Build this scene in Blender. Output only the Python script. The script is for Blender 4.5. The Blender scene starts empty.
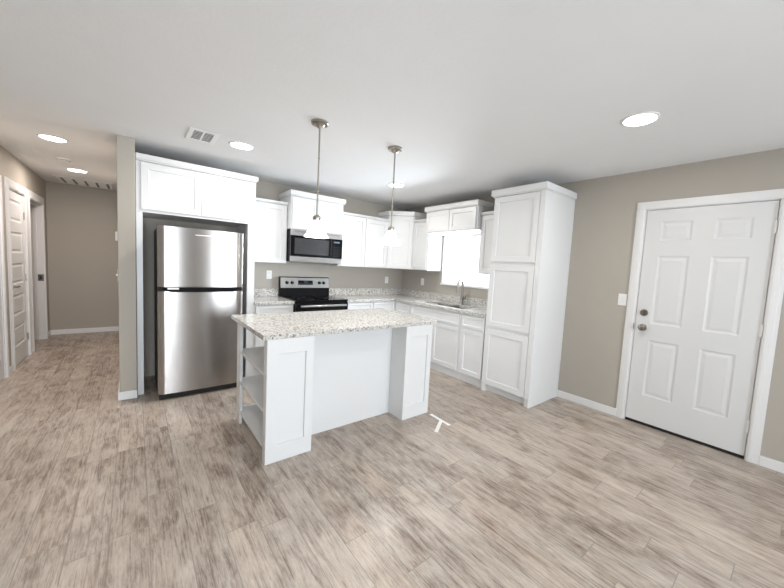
import bpy, bmesh, math, random
from mathutils import Vector, Matrix
from math import sin, cos, pi, radians

S = bpy.context.scene
C = S.collection

# ------------------------------------------------------------ camera
cam_d = bpy.data.cameras.new('camera')
cam = bpy.data.objects.new('camera', cam_d)
C.objects.link(cam)
FW = Vector((0.62926247, 0.77331285, -0.07756275))
RT = Vector((0.77715396, -0.62708815, 0.05284098))
UP = Vector((0.00777607, 0.09352904, 0.99558618))
cam.matrix_world = Matrix(((RT.x, UP.x, -FW.x, 0), (RT.y, UP.y, -FW.y, 0), (RT.z, UP.z, -FW.z, 1.4205), (0, 0, 0, 1)))
cam_d.sensor_width = 36.0
cam_d.lens = 327.712 / 784 * 36.0
cam_d.shift_x = -8.74 / 784
cam_d.shift_y = -1.58 / 784
cam_d.clip_start = 0.02
S.camera = cam

# ------------------------------------------------------------ world, daylight, exposure
S.view_settings.view_transform = 'Standard'
S.view_settings.look = 'None'
S.view_settings.gamma = 1.0
S.view_settings.use_curve_mapping = False
S.view_settings.exposure = 0.22
world = bpy.data.worlds.new('sky')
S.world = world
world.use_nodes = True
bg = world.node_tree.nodes['Background']
bg.inputs[0].default_value = (0.86, 0.93, 1.0, 1)
bg.inputs[1].default_value = 2.6


def area(name, loc, rot, sx, sy, power, color, shape='RECTANGLE', parent=None, spread=pi):
    d = bpy.data.lights.new(name, 'AREA')
    d.shape = shape
    d.size = sx
    if shape in ('RECTANGLE', 'ELLIPSE'):
        d.size_y = sy
    d.energy = power
    d.color = color
    d.spread = spread
    o = bpy.data.objects.new(name, d)
    o.location = loc
    o.rotation_euler = rot
    C.objects.link(o)
    if parent:
        o.parent = parent
    return o


DAY = (0.84, 0.92, 1.0)
LAMP = (1.0, 0.955, 0.90)
# daylight falling through the kitchen window and the two living-room windows (lights stand outside the glass)
area('daylight', (4.06, 3.13, 1.575), (0, radians(90), 0), 0.78, 1.16, 85, DAY)
area('daylight', (-0.25, -2.75, 1.30), (radians(90), 0, 0), 1.2, 1.9, 100, DAY)
area('daylight', (2.30, -2.62, 1.30), (radians(90), 0, 0), 0.9, 1.9, 88, DAY)

# ------------------------------------------------------------ measures of the place (metres)
XR, YB, XL, H = 3.851, 4.707, -1.096, 2.478      # right wall, back wall, left wall, ceiling
YR = -2.4                                         # wall behind the camera
YH = 7.724                                        # end of the hallway
PX0, PX1, PY = -0.124, 0.007, 4.033               # partition between hall and kitchen


# ------------------------------------------------------------ materials
def mat(name, color, rough=0.5, metal=0.0, spec=0.5, bump=None, var=0.0, vscale=6.0, **kw):
    m = bpy.data.materials.new(name)
    m.use_nodes = True
    nt = m.node_tree
    b = nt.nodes['Principled BSDF']
    b.inputs['Base Color'].default_value = (*color, 1)
    b.inputs['Roughness'].default_value = rough
    b.inputs['Metallic'].default_value = metal
    b.inputs['Specular IOR Level'].default_value = spec
    for k, v in kw.items():
        b.inputs[k.replace('_', ' ')].default_value = v
    tc = nt.nodes.new('ShaderNodeTexCoord')
    n = nt.nodes.new('ShaderNodeTexNoise')
    n.inputs['Scale'].default_value = vscale
    n.inputs['Detail'].default_value = 4
    nt.links.new(tc.outputs['Object'], n.inputs['Vector'])
    mx = nt.nodes.new('ShaderNodeMix')
    mx.data_type = 'RGBA'
    mx.inputs['A'].default_value = (*[c * (1 - var) for c in color], 1)
    mx.inputs['B'].default_value = (*[min(1, c * (1 + var)) for c in color], 1)
    nt.links.new(n.outputs['Fac'], mx.inputs['Factor'])
    nt.links.new(mx.outputs['Result'], b.inputs['Base Color'])
    if bump:
        sc, st, dist = bump
        n2 = nt.nodes.new('ShaderNodeTexNoise')
        n2.inputs['Scale'].default_value = sc
        n2.inputs['Detail'].default_value = 3
        nt.links.new(tc.outputs['Object'], n2.inputs['Vector'])
        bp = nt.nodes.new('ShaderNodeBump')
        bp.inputs['Strength'].default_value = st
        bp.inputs['Distance'].default_value = dist
        nt.links.new(n2.outputs['Fac'], bp.inputs['Height'])
        nt.links.new(bp.outputs['Normal'], b.inputs['Normal'])
    return m


def emit(name, color, strength):
    m = bpy.data.materials.new(name)
    m.use_nodes = True
    nt = m.node_tree
    b = nt.nodes['Principled BSDF']
    b.inputs['Base Color'].default_value = (0.9, 0.9, 0.9, 1)
    b.inputs['Emission Color'].default_value = (*color, 1)
    b.inputs['Emission Strength'].default_value = strength
    return m


def glass_pane(name):
    m = bpy.data.materials.new(name)
    m.use_nodes = True
    nt = m.node_tree
    nt.nodes.clear()
    out = nt.nodes.new('ShaderNodeOutputMaterial')
    tr = nt.nodes.new('ShaderNodeBsdfTransparent')
    gl = nt.nodes.new('ShaderNodeBsdfGlossy')
    gl.inputs['Roughness'].default_value = 0.02
    fr = nt.nodes.new('ShaderNodeFresnel')
    fr.inputs['IOR'].default_value = 1.45
    mx = nt.nodes.new('ShaderNodeMixShader')
    nt.links.new(fr.outputs[0], mx.inputs[0])
    nt.links.new(tr.outputs[0], mx.inputs[1])
    nt.links.new(gl.outputs[0], mx.inputs[2])
    nt.links.new(mx.outputs[0], out.inputs[0])
    return m


def steel(name, color, rough, aniso):
    m = bpy.data.materials.new(name)
    m.use_nodes = True
    nt = m.node_tree
    b = nt.nodes['Principled BSDF']
    b.inputs['Metallic'].default_value = 1
    b.inputs['Anisotropic'].default_value = aniso
    b.inputs['Base Color'].default_value = (*color, 1)
    tg = nt.nodes.new('ShaderNodeCombineXYZ')        # upright smear of a horizontal brush
    tg.inputs[2].default_value = 1.0
    nt.links.new(tg.outputs[0], b.inputs['Tangent'])
    tc = nt.nodes.new('ShaderNodeTexCoord')
    mp = nt.nodes.new('ShaderNodeMapping')
    mp.inputs['Scale'].default_value = (3, 3, 500)
    n = nt.nodes.new('ShaderNodeTexNoise')
    n.inputs['Scale'].default_value = 1.0
    n.inputs['Detail'].default_value = 3
    nt.links.new(tc.outputs['Object'], mp.inputs['Vector'])
    nt.links.new(mp.outputs[0], n.inputs['Vector'])
    mr = nt.nodes.new('ShaderNodeMapRange')
    mr.inputs['To Min'].default_value = rough * 0.96
    mr.inputs['To Max'].default_value = rough * 1.06
    nt.links.new(n.outputs['Fac'], mr.inputs['Value'])
    nt.links.new(mr.outputs[0], b.inputs['Roughness'])
    return m


def granite(name):
    m = bpy.data.materials.new(name)
    m.use_nodes = True
    nt = m.node_tree
    L = nt.links.new
    b = nt.nodes['Principled BSDF']
    b.inputs['Roughness'].default_value = 0.16
    tc = nt.nodes.new('ShaderNodeTexCoord')
    n1 = nt.nodes.new('ShaderNodeTexNoise')
    n1.inputs['Scale'].default_value = 62
    n1.inputs['Detail'].default_value = 6
    n1.inputs['Roughness'].default_value = 0.65
    L(tc.outputs['Object'], n1.inputs['Vector'])
    r1 = nt.nodes.new('ShaderNodeValToRGB')
    e = r1.color_ramp.elements
    e[0].position = 0.34
    e[0].color = (0.27, 0.245, 0.22, 1)
    e[1].position = 0.62
    e[1].color = (0.70, 0.70, 0.68, 1)
    for p, c in ((0.43, (0.46, 0.44, 0.405, 1)), (0.50, (0.60, 0.585, 0.555, 1))):
        x = e.new(p)
        x.color = c
    L(n1.outputs['Fac'], r1.inputs['Fac'])
    n2 = nt.nodes.new('ShaderNodeTexVoronoi')
    n2.inputs['Scale'].default_value = 85
    L(tc.outputs['Object'], n2.inputs['Vector'])
    r2 = nt.nodes.new('ShaderNodeValToRGB')
    e = r2.color_ramp.elements
    e[0].position = 0.10
    e[0].color = (0.20, 0.17, 0.15, 1)
    e[1].position = 0.24
    e[1].color = (1, 1, 1, 1)
    x = e.new(0.16)
    x.color = (0.55, 0.52, 0.50, 1)
    sp = nt.nodes.new('ShaderNodeSeparateColor')
    L(n2.outputs['Color'], sp.inputs[0])
    L(sp.outputs[0], r2.inputs['Fac'])
    mx = nt.nodes.new('ShaderNodeMix')
    mx.data_type = 'RGBA'
    mx.blend_type = 'MULTIPLY'
    mx.inputs['Factor'].default_value = 0.65
    L(r1.outputs[0], mx.inputs['A'])
    L(r2.outputs[0], mx.inputs['B'])
    L(mx.outputs['Result'], b.inputs['Base Color'])
    return m


def wood_tile(name):
    """wood-look porcelain planks running along Y, 155 mm wide, random staggered, thin grout"""
    m = bpy.data.materials.new(name)
    m.use_nodes = True
    nt = m.node_tree
    L = nt.links.new
    N = nt.nodes.new
    b = nt.nodes['Principled BSDF']
    tc = N('ShaderNodeTexCoord')
    sx = N('ShaderNodeSeparateXYZ')
    L(tc.outputs['Object'], sx.inputs[0])

    def M(op, a, c=None, d=None):
        n = N('ShaderNodeMath')
        n.operation = op
        for i, v in enumerate((a, c, d)):
            if v is None:
                continue
            if isinstance(v, (int, float)):
                n.inputs[i].default_value = v
            else:
                L(v, n.inputs[i])
        return n.outputs[0]
    Wd, Ln = 0.155, 0.92
    u = M('DIVIDE', M('ADD', sx.outputs[0], 10.03), Wd)
    row = M('FLOOR', u)
    fu = M('FRACT', u)
    wn = N('ShaderNodeTexWhiteNoise')
    wn.noise_dimensions = '1D'
    L(row, wn.inputs['W'])
    v = M('ADD', M('DIVIDE', M('ADD', sx.outputs[1], 20), Ln), wn.outputs['Value'])
    col = M('FLOOR', v)
    fv = M('FRACT', v)
    cmb = N('ShaderNodeCombineXYZ')
    L(row, cmb.inputs[0])
    L(col, cmb.inputs[1])
    wn2 = N('ShaderNodeTexWhiteNoise')
    wn2.noise_dimensions = '3D'
    L(cmb.outputs[0], wn2.inputs['Vector'])
    # grout mask
    eu = M('MULTIPLY', M('SUBTRACT', 0.5, M('ABSOLUTE', M('SUBTRACT', fu, 0.5))), Wd)
    evv = M('MULTIPLY', M('SUBTRACT', 0.5, M('ABSOLUTE', M('SUBTRACT', fv, 0.5))), Ln)
    em = M('MINIMUM', eu, evv)
    gm = N('ShaderNodeMapRange')
    gm.inputs['From Min'].default_value = 0.0007
    gm.inputs['From Max'].default_value = 0.0026
    gm.inputs['To Min'].default_value = 1
    gm.inputs['To Max'].default_value = 0
    L(em, gm.inputs['Value'])
    # grain coordinates, shifted per plank
    off = N('ShaderNodeVectorMath')
    off.operation = 'SCALE'
    off.inputs['Scale'].default_value = 37.0
    L(wn2.outputs['Color'], off.inputs[0])
    add = N('ShaderNodeVectorMath')
    add.operation = 'ADD'
    L(tc.outputs['Object'], add.inputs[0])
    L(off.outputs[0], add.inputs[1])

    def noise(scale, detail, rough, dist=0.0):
        mp = N('ShaderNodeMapping')
        mp.inputs['Scale'].default_value = scale
        L(add.outputs[0], mp.inputs['Vector'])
        n = N('ShaderNodeTexNoise')
        n.inputs['Scale'].default_value = 1
        n.inputs['Detail'].default_value = detail
        n.inputs['Roughness'].default_value = rough
        n.inputs['Distortion'].default_value = dist
        L(mp.outputs[0], n.inputs['Vector'])
        return n.outputs['Fac']
    a = noise((95, 11.0, 1), 10, 0.78, 0.5)        # fine streaks
    c = noise((19, 3.2, 1), 6, 0.62, 0.9)        # wide streaks
    d = noise((6.5, 4.5, 1), 4, 0.55, 0.4)             # blotches
    k = M('ADD', M('MULTIPLY', a, 0.44), M('ADD', M('MULTIPLY', c, 0.32), M('MULTIPLY', d, 0.24)))
    k = M('ADD', k, M('MULTIPLY', M('SUBTRACT', wn2.outputs['Value'], 0.5), 0.06))
    ln = noise((120, 2.6, 1), 5, 0.6, 0.6)       # thin dark grain lines
    lm = N('ShaderNodeMapRange')
    lm.inputs['From Min'].default_value = 0.36
    lm.inputs['From Max'].default_value = 0.47
    lm.inputs['To Min'].default_value = 0.065
    lm.inputs['To Max'].default_value = 0.0
    L(ln, lm.inputs['Value'])
    k = M('SUBTRACT', k, lm.outputs[0])
    rp = N('ShaderNodeValToRGB')
    e = rp.color_ramp.elements
    e[0].position = 0.34
    e[0].color = (0.12, 0.088, 0.065, 1)
    e[1].position = 0.62
    e[1].color = (0.56, 0.502, 0.44, 1)
    for p, cc in ((0.42, (0.25, 0.20, 0.16, 1)), (0.475, (0.375, 0.32, 0.272, 1)), (0.54, (0.465, 0.408, 0.352, 1))):
        x = e.new(p)
        x.color = cc
    L(k, rp.inputs['Fac'])
    # cool / warm shift between planks
    tint = N('ShaderNodeMix')
    tint.data_type = 'RGBA'
    tint.inputs['A'].default_value = (1.07, 0.99, 0.92, 1)
    tint.inputs['B'].default_value = (0.95, 0.99, 1.03, 1)
    L(noise((2.0, 1.1, 1), 2, 0.5), tint.inputs['Factor'])
    ml = N('ShaderNodeMix')
    ml.data_type = 'RGBA'
    ml.blend_type = 'MULTIPLY'
    ml.inputs['Factor'].default_value = 1
    L(rp.outputs[0], ml.inputs['A'])
    L(tint.outputs['Result'], ml.inputs['B'])
    fin = N('ShaderNodeMix')
    fin.data_type = 'RGBA'
    L(gm.outputs[0], fin.inputs['Factor'])
    L(ml.outputs['Result'], fin.inputs['A'])
    fin.inputs['B'].default_value = (0.25, 0.215, 0.185, 1)
    L(fin.outputs['Result'], b.inputs['Base Color'])
    rr = N('ShaderNodeMapRange')
    rr.inputs['To Min'].default_value = 0.27
    rr.inputs['To Max'].default_value = 0.42
    L(a, rr.inputs['Value'])
    L(rr.outputs[0], b.inputs['Roughness'])
    bp = N('ShaderNodeBump')
    bp.inputs['Strength'].default_value = 0.25
    bp.inputs['Distance'].default_value = 0.002
    hh = M('SUBTRACT', M('MULTIPLY', a, 0.5), gm.outputs[0])
    L(hh, bp.inputs['Height'])
    L(bp.outputs[0], b.inputs['Normal'])
    return m


WALL = mat('greige_wall_paint', (0.435, 0.402, 0.352), 0.7, spec=0.3, bump=(160, 0.12, 0.002), var=0.02)
CEIL = mat('white_ceiling_texture', (0.80, 0.80, 0.80), 0.8, spec=0.2, bump=(55, 0.22, 0.004), var=0.015)
TRIM = mat('white_trim_paint', (0.78, 0.78, 0.78), 0.35, var=0.01)
CAB = mat('white_cabinet_paint', (0.725, 0.73, 0.73), 0.33, var=0.01)
DOORM = mat('white_door_paint', (0.69, 0.695, 0.695), 0.38, var=0.01, bump=(90, 0.05, 0.001))
FLOOR = wood_tile('wood_look_tile')
GRAN = granite('speckled_granite')
STEEL = steel('brushed_stainless', (0.43, 0.41, 0.395), 0.25, 0.9)
STEEL2 = steel('satin_stainless', (0.52, 0.52, 0.525), 0.30, 0.5)
NICKEL = mat('brushed_nickel', (0.42, 0.39, 0.35), 0.28, 1.0, var=0.04)
DARKNI = mat('aged_nickel', (0.30, 0.28, 0.26), 0.25, 1.0, var=0.05)
BLACK = mat('black_enamel', (0.010, 0.010, 0.011), 0.28, spec=0.10, var=0.05)
BLKGL = mat('black_glass', (0.006, 0.006, 0.008), 0.06, spec=0.25, var=0.05)
SMOKE = mat('smoked_window_glass', (0.05, 0.052, 0.055), 0.06, var=0.1)
DGREY = mat('dark_grey_metal', (0.045, 0.045, 0.048), 0.45, var=0.05)
PLAST = mat('white_plastic', (0.82, 0.82, 0.80), 0.4, var=0.01)
SLOT = mat('dark_slot', (0.02, 0.02, 0.02), 0.6, var=0.05)
SLATG = mat('slot_grey', (0.20, 0.18, 0.17), 0.6, var=0.05)
TMARK = mat('white_mark', (0.9, 0.9, 0.88), 0.5, var=0.01)
RUBBER = mat('black_rubber', (0.012, 0.011, 0.010), 0.7, var=0.1)
PANE = glass_pane('window_glass')
LED = emit('led_lens', (1.0, 0.96, 0.90), 14)
SHADE = emit('frosted_glass_glow', (1.0, 0.97, 0.92), 5.0)
DISP = emit('display_teal', (0.25, 0.55, 0.75), 0.10)
DISP.node_tree.nodes['Principled BSDF'].inputs['Base Color'].default_value = (0.05, 0.08, 0.10, 1)
GRASS = mat('outdoor_concrete', (0.55, 0.54, 0.50), 0.9, var=0.1)


# ------------------------------------------------------------ mesh helpers
def box(bm, x0, y0, z0, x1, y1, z1, tf=None):
    vs = []
    for x, y, z in ((x0, y0, z0), (x1, y0, z0), (x1, y1, z0), (x0, y1, z0), (x0, y0, z1), (x1, y0, z1), (x1, y1, z1), (x0, y1, z1)):
        p = Vector((x, y, z))
        vs.append(bm.verts.new(tf @ p if tf else p))
    for f in ((0, 3, 2, 1), (4, 5, 6, 7), (0, 1, 5, 4), (1, 2, 6, 5), (2, 3, 7, 6), (3, 0, 4, 7)):
        bm.faces.new([vs[i] for i in f])


def prism(bm, pts, z0, z1, tf=None):
    """closed polygon pts (x, y) extruded from z0 to z1"""
    a = [bm.verts.new((tf @ Vector((x, y, z0))) if tf else (x, y, z0)) for x, y in pts]
    b = [bm.verts.new((tf @ Vector((x, y, z1))) if tf else (x, y, z1)) for x, y in pts]
    n = len(pts)
    bm.faces.new(a[::-1])
    bm.faces.new(b)
    for i in range(n):
        bm.faces.new([a[i], a[(i + 1) % n], b[(i + 1) % n], b[i]])


def lathe(bm, prof, seg=32, tf=None):
    """profile of (radius, z) revolved round local z"""
    rings = []
    for r, z in prof:
        if r < 1e-6:
            p = Vector((0, 0, z))
            rings.append([bm.verts.new(tf @ p if tf else p)])
        else:
            ring = []
            for i in range(seg):
                a = 2 * pi * i / seg
                p = Vector((r * cos(a), r * sin(a), z))
                ring.append(bm.verts.new(tf @ p if tf else p))
            rings.append(ring)
    for A, B in zip(rings, rings[1:]):
        if len(A) == 1 and len(B) == 1:
            continue
        for i in range(seg):
            j = (i + 1) % seg
            if len(A) == 1:
                bm.faces.new([A[0], B[j], B[i]])
            elif len(B) == 1:
                bm.faces.new([A[i], A[j], B[0]])
            else:
                bm.faces.new([A[i], A[j], B[j], B[i]])


def tube(bm, pts, r, seg=14, cap=True):
    pts = [Vector(p) for p in pts]
    rings = []
    up = Vector((0, 0, 1))
    prev = None
    for i, p in enumerate(pts):
        t = (pts[min(i + 1, len(pts) - 1)] - pts[max(i - 1, 0)]).normalized()
        if prev is None:
            ref = up if abs(t.z) < 0.9 else Vector((1, 0, 0))
            u = t.cross(ref).normalized()
        else:
            u = (prev - t * prev.dot(t)).normalized()
        prev = u
        w = t.cross(u)
        rr = r[i] if isinstance(r, (list, tuple)) else r
        rings.append([bm.verts.new(p + (u * cos(2 * pi * k / seg) + w * sin(2 * pi * k / seg)) * rr) for k in range(seg)])
    for A, B in zip(rings, rings[1:]):
        for k in range(seg):
            bm.faces.new([A[k], A[(k + 1) % seg], B[(k + 1) % seg], B[k]])
    if cap:
        bm.faces.new(rings[0][::-1])
        bm.faces.new(rings[-1])


def panel_slab(bm, w, h, t, panels, rings, x0=0.0, z0=0.0):
    """slab whose front is the plane y=0 (facing -y) with moulded panels.
    panels: rects (xa, za, xb, zb); rings: list of (inset, depth) going inward."""
    xs = sorted({0.0, w} | {p[0] for p in panels} | {p[2] for p in panels})
    zs = sorted({0.0, h} | {p[1] for p in panels} | {p[3] for p in panels})
    V = {}

    def v(x, z, y=0.0):
        k = (round(x, 5), round(z, 5), round(y, 5))
        if k not in V:
            V[k] = bm.verts.new((x0 + x, y, z0 + z))
        return V[k]

    def inside(x, z):
        return any(p[0] < x < p[2] and p[1] < z < p[3] for p in panels)
    for i in range(len(xs) - 1):
        for j in range(len(zs) - 1):
            if inside((xs[i] + xs[i + 1]) / 2, (zs[j] + zs[j + 1]) / 2):
                continue
            bm.faces.new([v(xs[i], zs[j]), v(xs[i + 1], zs[j]), v(xs[i + 1], zs[j + 1]), v(xs[i], zs[j + 1])])
    for xa, za, xb, zb in panels:
        prev = (0.0, 0.0)
        for ins, dep in rings:
            a, pd = prev
            co = [((xa + a, za + a), (xa + ins, za + ins)), ((xb - a, za + a), (xb - ins, za + ins)),
                  ((xb - a, zb - a), (xb - ins, zb - ins)), ((xa + a, zb - a), (xa + ins, zb - ins))]
            for k in range(4):
                (o1, i1), (o2, i2) = co[k], co[(k + 1) % 4]
                bm.faces.new([v(o1[0], o1[1], pd), v(o2[0], o2[1], pd), v(i2[0], i2[1], dep), v(i1[0], i1[1], dep)])
            prev = (ins, dep)
        a, pd = prev
        bm.faces.new([v(xa + a, za + a, pd), v(xb - a, za + a, pd), v(xb - a, zb - a, pd), v(xa + a, zb - a, pd)])
    # sides and back
    bx = [v(0, 0, t), v(w, 0, t), v(w, h, t), v(0, h, t)]
    bm.faces.new([bx[0], bx[3], bx[2], bx[1]])
    lo = [v(x, 0) for x in xs]
    hi = [v(x, h) for x in xs]
    le = [v(0, z) for z in zs]
    ri = [v(w, z) for z in zs]
    bm.faces.new(lo[::-1] + [bx[0], bx[1]])
    bm.faces.new(hi + [bx[2], bx[3]])
    bm.faces.new(le + [bx[3], bx[0]])
    bm.faces.new(ri[::-1] + [bx[1], bx[2]])


def link(name, bm, m, parent=None, bevel=0.0, smooth=False, loc=None, seg=2):
    bmesh.ops.remove_doubles(bm, verts=bm.verts, dist=1e-6)
    bmesh.ops.recalc_face_normals(bm, faces=bm.faces)
    me = bpy.data.meshes.new(name)
    bm.to_mesh(me)
    bm.free()
    for mm in (m if isinstance(m, (list, tuple)) else [m]):
        me.materials.append(mm)
    o = bpy.data.objects.new(name, me)
    C.objects.link(o)
    if parent:
        o.parent = parent
    if loc:
        o.location = loc
    if smooth:
        for p in me.polygons:
            p.use_smooth = True
        try:
            me.set_sharp_from_angle(angle=radians(40))
        except Exception:
            pass
    if bevel:
        md = o.modifiers.new('bevel', 'BEVEL')
        md.width = bevel
        md.segments = seg
        md.limit_method = 'ANGLE'
        md.angle_limit = radians(40)
    return o


def boxes(name, bl, m, parent=None, bevel=0.0, **kw):
    bm = bmesh.new()
    for b in bl:
        box(bm, *b)
    return link(name, bm, m, parent, bevel, **kw)


def tag(o, label, cat, group=None, kind=None):
    o['label'] = label
    o['category'] = cat
    if group:
        o['group'] = group
    if kind:
        o['kind'] = kind
    return o


def thing(name, label, cat, loc=(0, 0, 0), rz=0.0, group=None, kind=None):
    o = bpy.data.objects.new(name, None)
    o.empty_display_size = 0.1
    C.objects.link(o)
    o.location = loc
    o.rotation_euler = (0, 0, rz)
    return tag(o, label, cat, group, kind)


def copy_tree(o, parent=None):
    c = o.copy()
    C.objects.link(c)
    c.parent = parent
    for ch in list(o.children):
        copy_tree(ch, c)
    return c


# ============================================================ the room shell
tag(boxes('floor', [(-4.2, YR - 0.12, -0.1, XR + 0.12, 8.8, 0.0)], FLOOR),
    'grey-brown wood-look plank tile floor running through kitchen and hall', 'floor', kind='structure')
tag(boxes('ceiling', [(-4.2, YR - 0.12, H, XR + 0.12, 8.8, H + 0.1)], CEIL),
    'white lightly textured ceiling over the kitchen and hall', 'ceiling', kind='structure')

# right wall with window and door openings
DY0, DY1, DZ1 = 0.187, 1.026, 2.085      # exterior door slab
WY0, WY1, WZ0, WZ1 = 2.56, 3.70, 1.20, 1.95
g = 0.012
T = 0.14
tag(boxes('wall_right', [
    (XR, YR - 0.12, 0, XR + T, DY0 - g, H),
    (XR, DY0 - g, DZ1 + g, XR + T, DY1 + g, H),
    (XR, DY1 + g, 0, XR + T, WY0, H),
    (XR, WY0, 0, XR + T, WY1, WZ0 - 0.02),
    (XR, WY0, WZ1, XR + T, WY1, H),
    (XR, WY1, 0, XR + T, YB + T, H)], WALL),
    'greige wall on the right holding the entry door and sink window', 'wall', kind='structure')
tag(boxes('wall_back', [(PX1, YB, 0, XR, YB + T, H)], WALL), 'greige wall behind the range and refrigerator', 'wall', kind='structure')
tag(boxes('wall_partition', [(PX0, PY, 0, PX1, YH, H)], WALL, bevel=0.006),
    'greige partition wall end between hall and refrigerator enclosure', 'wall', kind='structure')
tag(boxes('wall_hall_end', [(XL - 0.114, YH, 0, PX0, YH + T, H)], WALL), 'greige wall at the far end of the hall', 'wall', kind='structure')
# left wall with three door openings (A partly out of frame, B closed, C open)
A0, A1 = 4.56, 5.322
B0, B1 = 5.66, 6.33
D0, D1 = 6.57, 7.385
LH = 2.06
WT = 0.114
tag(boxes('wall_left', [
    (XL - WT, YR - 0.12, 0, XL, A0 - g, H), (XL - WT, A0 - g, LH + g, XL, A1 + g, H),
    (XL - WT, A1 + g, 0, XL, B0 - g, H), (XL - WT, B0 - g, LH + g, XL, B1 + g, H),
    (XL - WT, B1 + g, 0, XL, D0, H), (XL - WT, D0, LH + g, XL, D1, H),
    (XL - WT, D1, 0, XL, YH + T, H)], WALL), 'greige hall wall on the left with white doors', 'wall', kind='structure')
# side room seen through the open hall doorway
tag(boxes('wall_side_room', [(-4.0, 6.3, 0, XL - WT, 6.4, H), (-4.0, 8.6, 0, XL - WT, 8.7, H), (-4.1, 6.3, 0, -4.0, 8.7, H),
                             (XL - WT - 0.0, YH + T, 0, XL - WT + 0.1, 8.7, H)], WALL),
    'greige walls of the dark room beyond the open hall doorway', 'wall', kind='structure')
# wall behind the camera with two windows
RW = [(-0.90, 0.42, 0.30, 2.15), (1.85, 2.76, 0.30, 2.15)]
bl = []
xs = XL - WT
for x0, x1, z0, z1 in RW:
    bl += [(xs, YR - 0.12, 0, x0, YR, H), (x0, YR - 0.12, 0, x1, YR, z0), (x0, YR - 0.12, z1, x1, YR, H)]
    xs = x1
bl.append((xs, YR - 0.12, 0, XR, YR, H))
tag(boxes('wall_rear', bl, WALL), 'greige wall behind the camera with two tall windows', 'wall', kind='structure')

# baseboards
BH, BT = 0.082, 0.014


def baseboard(name, x0, y0, x1, y1, label):
    bm = bmesh.new()
    box(bm, x0, y0, 0.001, x1, y1, BH)
    tag(link(name, bm, TRIM, bevel=0.004), label, 'baseboard', kind='structure')


baseboard('baseboard_right', XR - BT, 1.104, XR - 0.001, 1.715, 'white baseboard on right wall between door casing and pantry cabinet')
baseboard('baseboard_right', XR - BT, YR + 0.001, XR - 0.001, 0.106, 'white baseboard on right wall nearest the camera')
baseboard('baseboard_hall', XL + 0.001, YH - BT, PX0 - 0.001, YH - 0.001, 'white baseboard across the end wall of the hall')
bm = bmesh.new()
prism(bm, [(PX0 - BT, YH - BT - 0.002), (PX0 - BT, PY - BT), (PX1, PY - BT), (PX1, PY - 0.001), (PX0 - 0.001, PY - 0.001), (PX0 - 0.001, YH - BT - 0.002)], 0.001, BH)
tag(link('baseboard_partition', bm, TRIM, bevel=0.004), 'white baseboard wrapping the end of the partition wall', 'baseboard', kind='structure')
baseboard('baseboard_left', XL + 0.001, 5.427, XL + BT, 5.545, 'short white baseboard between two hall doors')
baseboard('baseboard_left', XL + 0.001, 7.497, XL + BT, YH - BT - 0.001, 'short white baseboard in the far hall corner')
baseboard('baseboard_left', XL + 0.001, YR + 0.001, XL + BT, A0 - 0.09, 'white baseboard along the left wall near the camera')


# casings (door trim): moulded boards round an opening; local x along wall, -y outwards
def casing(name, w, h, cw, loc, rz, label, jamb=T, proud=0.016):
    t = thing(name, label, 'door casing', loc, rz, kind='structure')
    bm = bmesh.new()
    prof = ((0.0, 1.0, 0.011), (0.0, 0.72, proud), (0.12, 0.45, proud + 0.003))
    for a, b_, d in prof:          # stepped profile, a..b of the width measured from the opening
        i0, i1 = a * cw, b_ * cw
        box(bm, -i1, -d, 0.001, -i0, -0.001, h + i0)
        box(bm, w + i0, -d, 0.001, w + i1, -0.001, h + i0)
        box(bm, -i1, -d, h + i0, w + i1, -0.001, h + i1)
    link('casing_board', bm, TRIM, t, bevel=0.002)
    if jamb:
        bm = bmesh.new()
        box(bm, -0.0001, 0.0, 0.001, 0.0079, jamb, h)
        box(bm, w - 0.0079, 0.0, 0.001, w + 0.0001, jamb, h)
        box(bm, 0.008, 0.0, h - 0.008, w - 0.008, jamb, h)
        link('jamb', bm, TRIM, t)
    return t


# entry door (right wall: local x -> -Y world, local -y -> -X world)
R90 = -pi / 2
casing('trim_1', DY1 - DY0 + 2 * g, DZ1 + g, 0.072, (XR, DY1 + g, 0), R90, 'white moulded casing around the six-panel entry door')
door = thing('door_1', 'white six-panel entry door with nickel knob and deadbolt', 'door', (XR + 0.004, DY1, 0.030), R90, kind='structure')
dw, dh = DY1 - DY0, DZ1 - 0.030
bm = bmesh.new()
cx = [(1.026 - 0.906, 1.026 - 0.678), (1.026 - 0.532, 1.026 - 0.308)]
pz = [(0.265, 0.812), (0.972, 1.622), (1.765, 1.942)]
panel_slab(bm, dw, dh, 0.044, [(a, c, b_, d) for a, b_ in cx for c, d in pz],
           [(0.005, 0.003), (0.014, 0.0065), (0.022, 0.0065), (0.044, 0.002)])
link('door_slab', bm, DOORM, door)
for hz in (0.250, 1.038, 1.851):
    bm = bmesh.new()
    lathe(bm, [(0, -0.05), (0.006, -0.05), (0.006, 0.05), (0, 0.05)], 12, Matrix.Translation((dw + 0.002, -0.008, hz)))
    box(bm, dw - 0.012, -0.0035, hz - 0.05, dw + 0.001, -0.0005, hz + 0.05)
    link('hinge', bm, PLAST, door)
FRONT = Matrix.Rotation(radians(90), 4, 'X')       # local +z of a lathe -> -y


def fr(x, z, y=0.0):
    return Matrix.Translation((x, y, z)) @ FRONT


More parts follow.
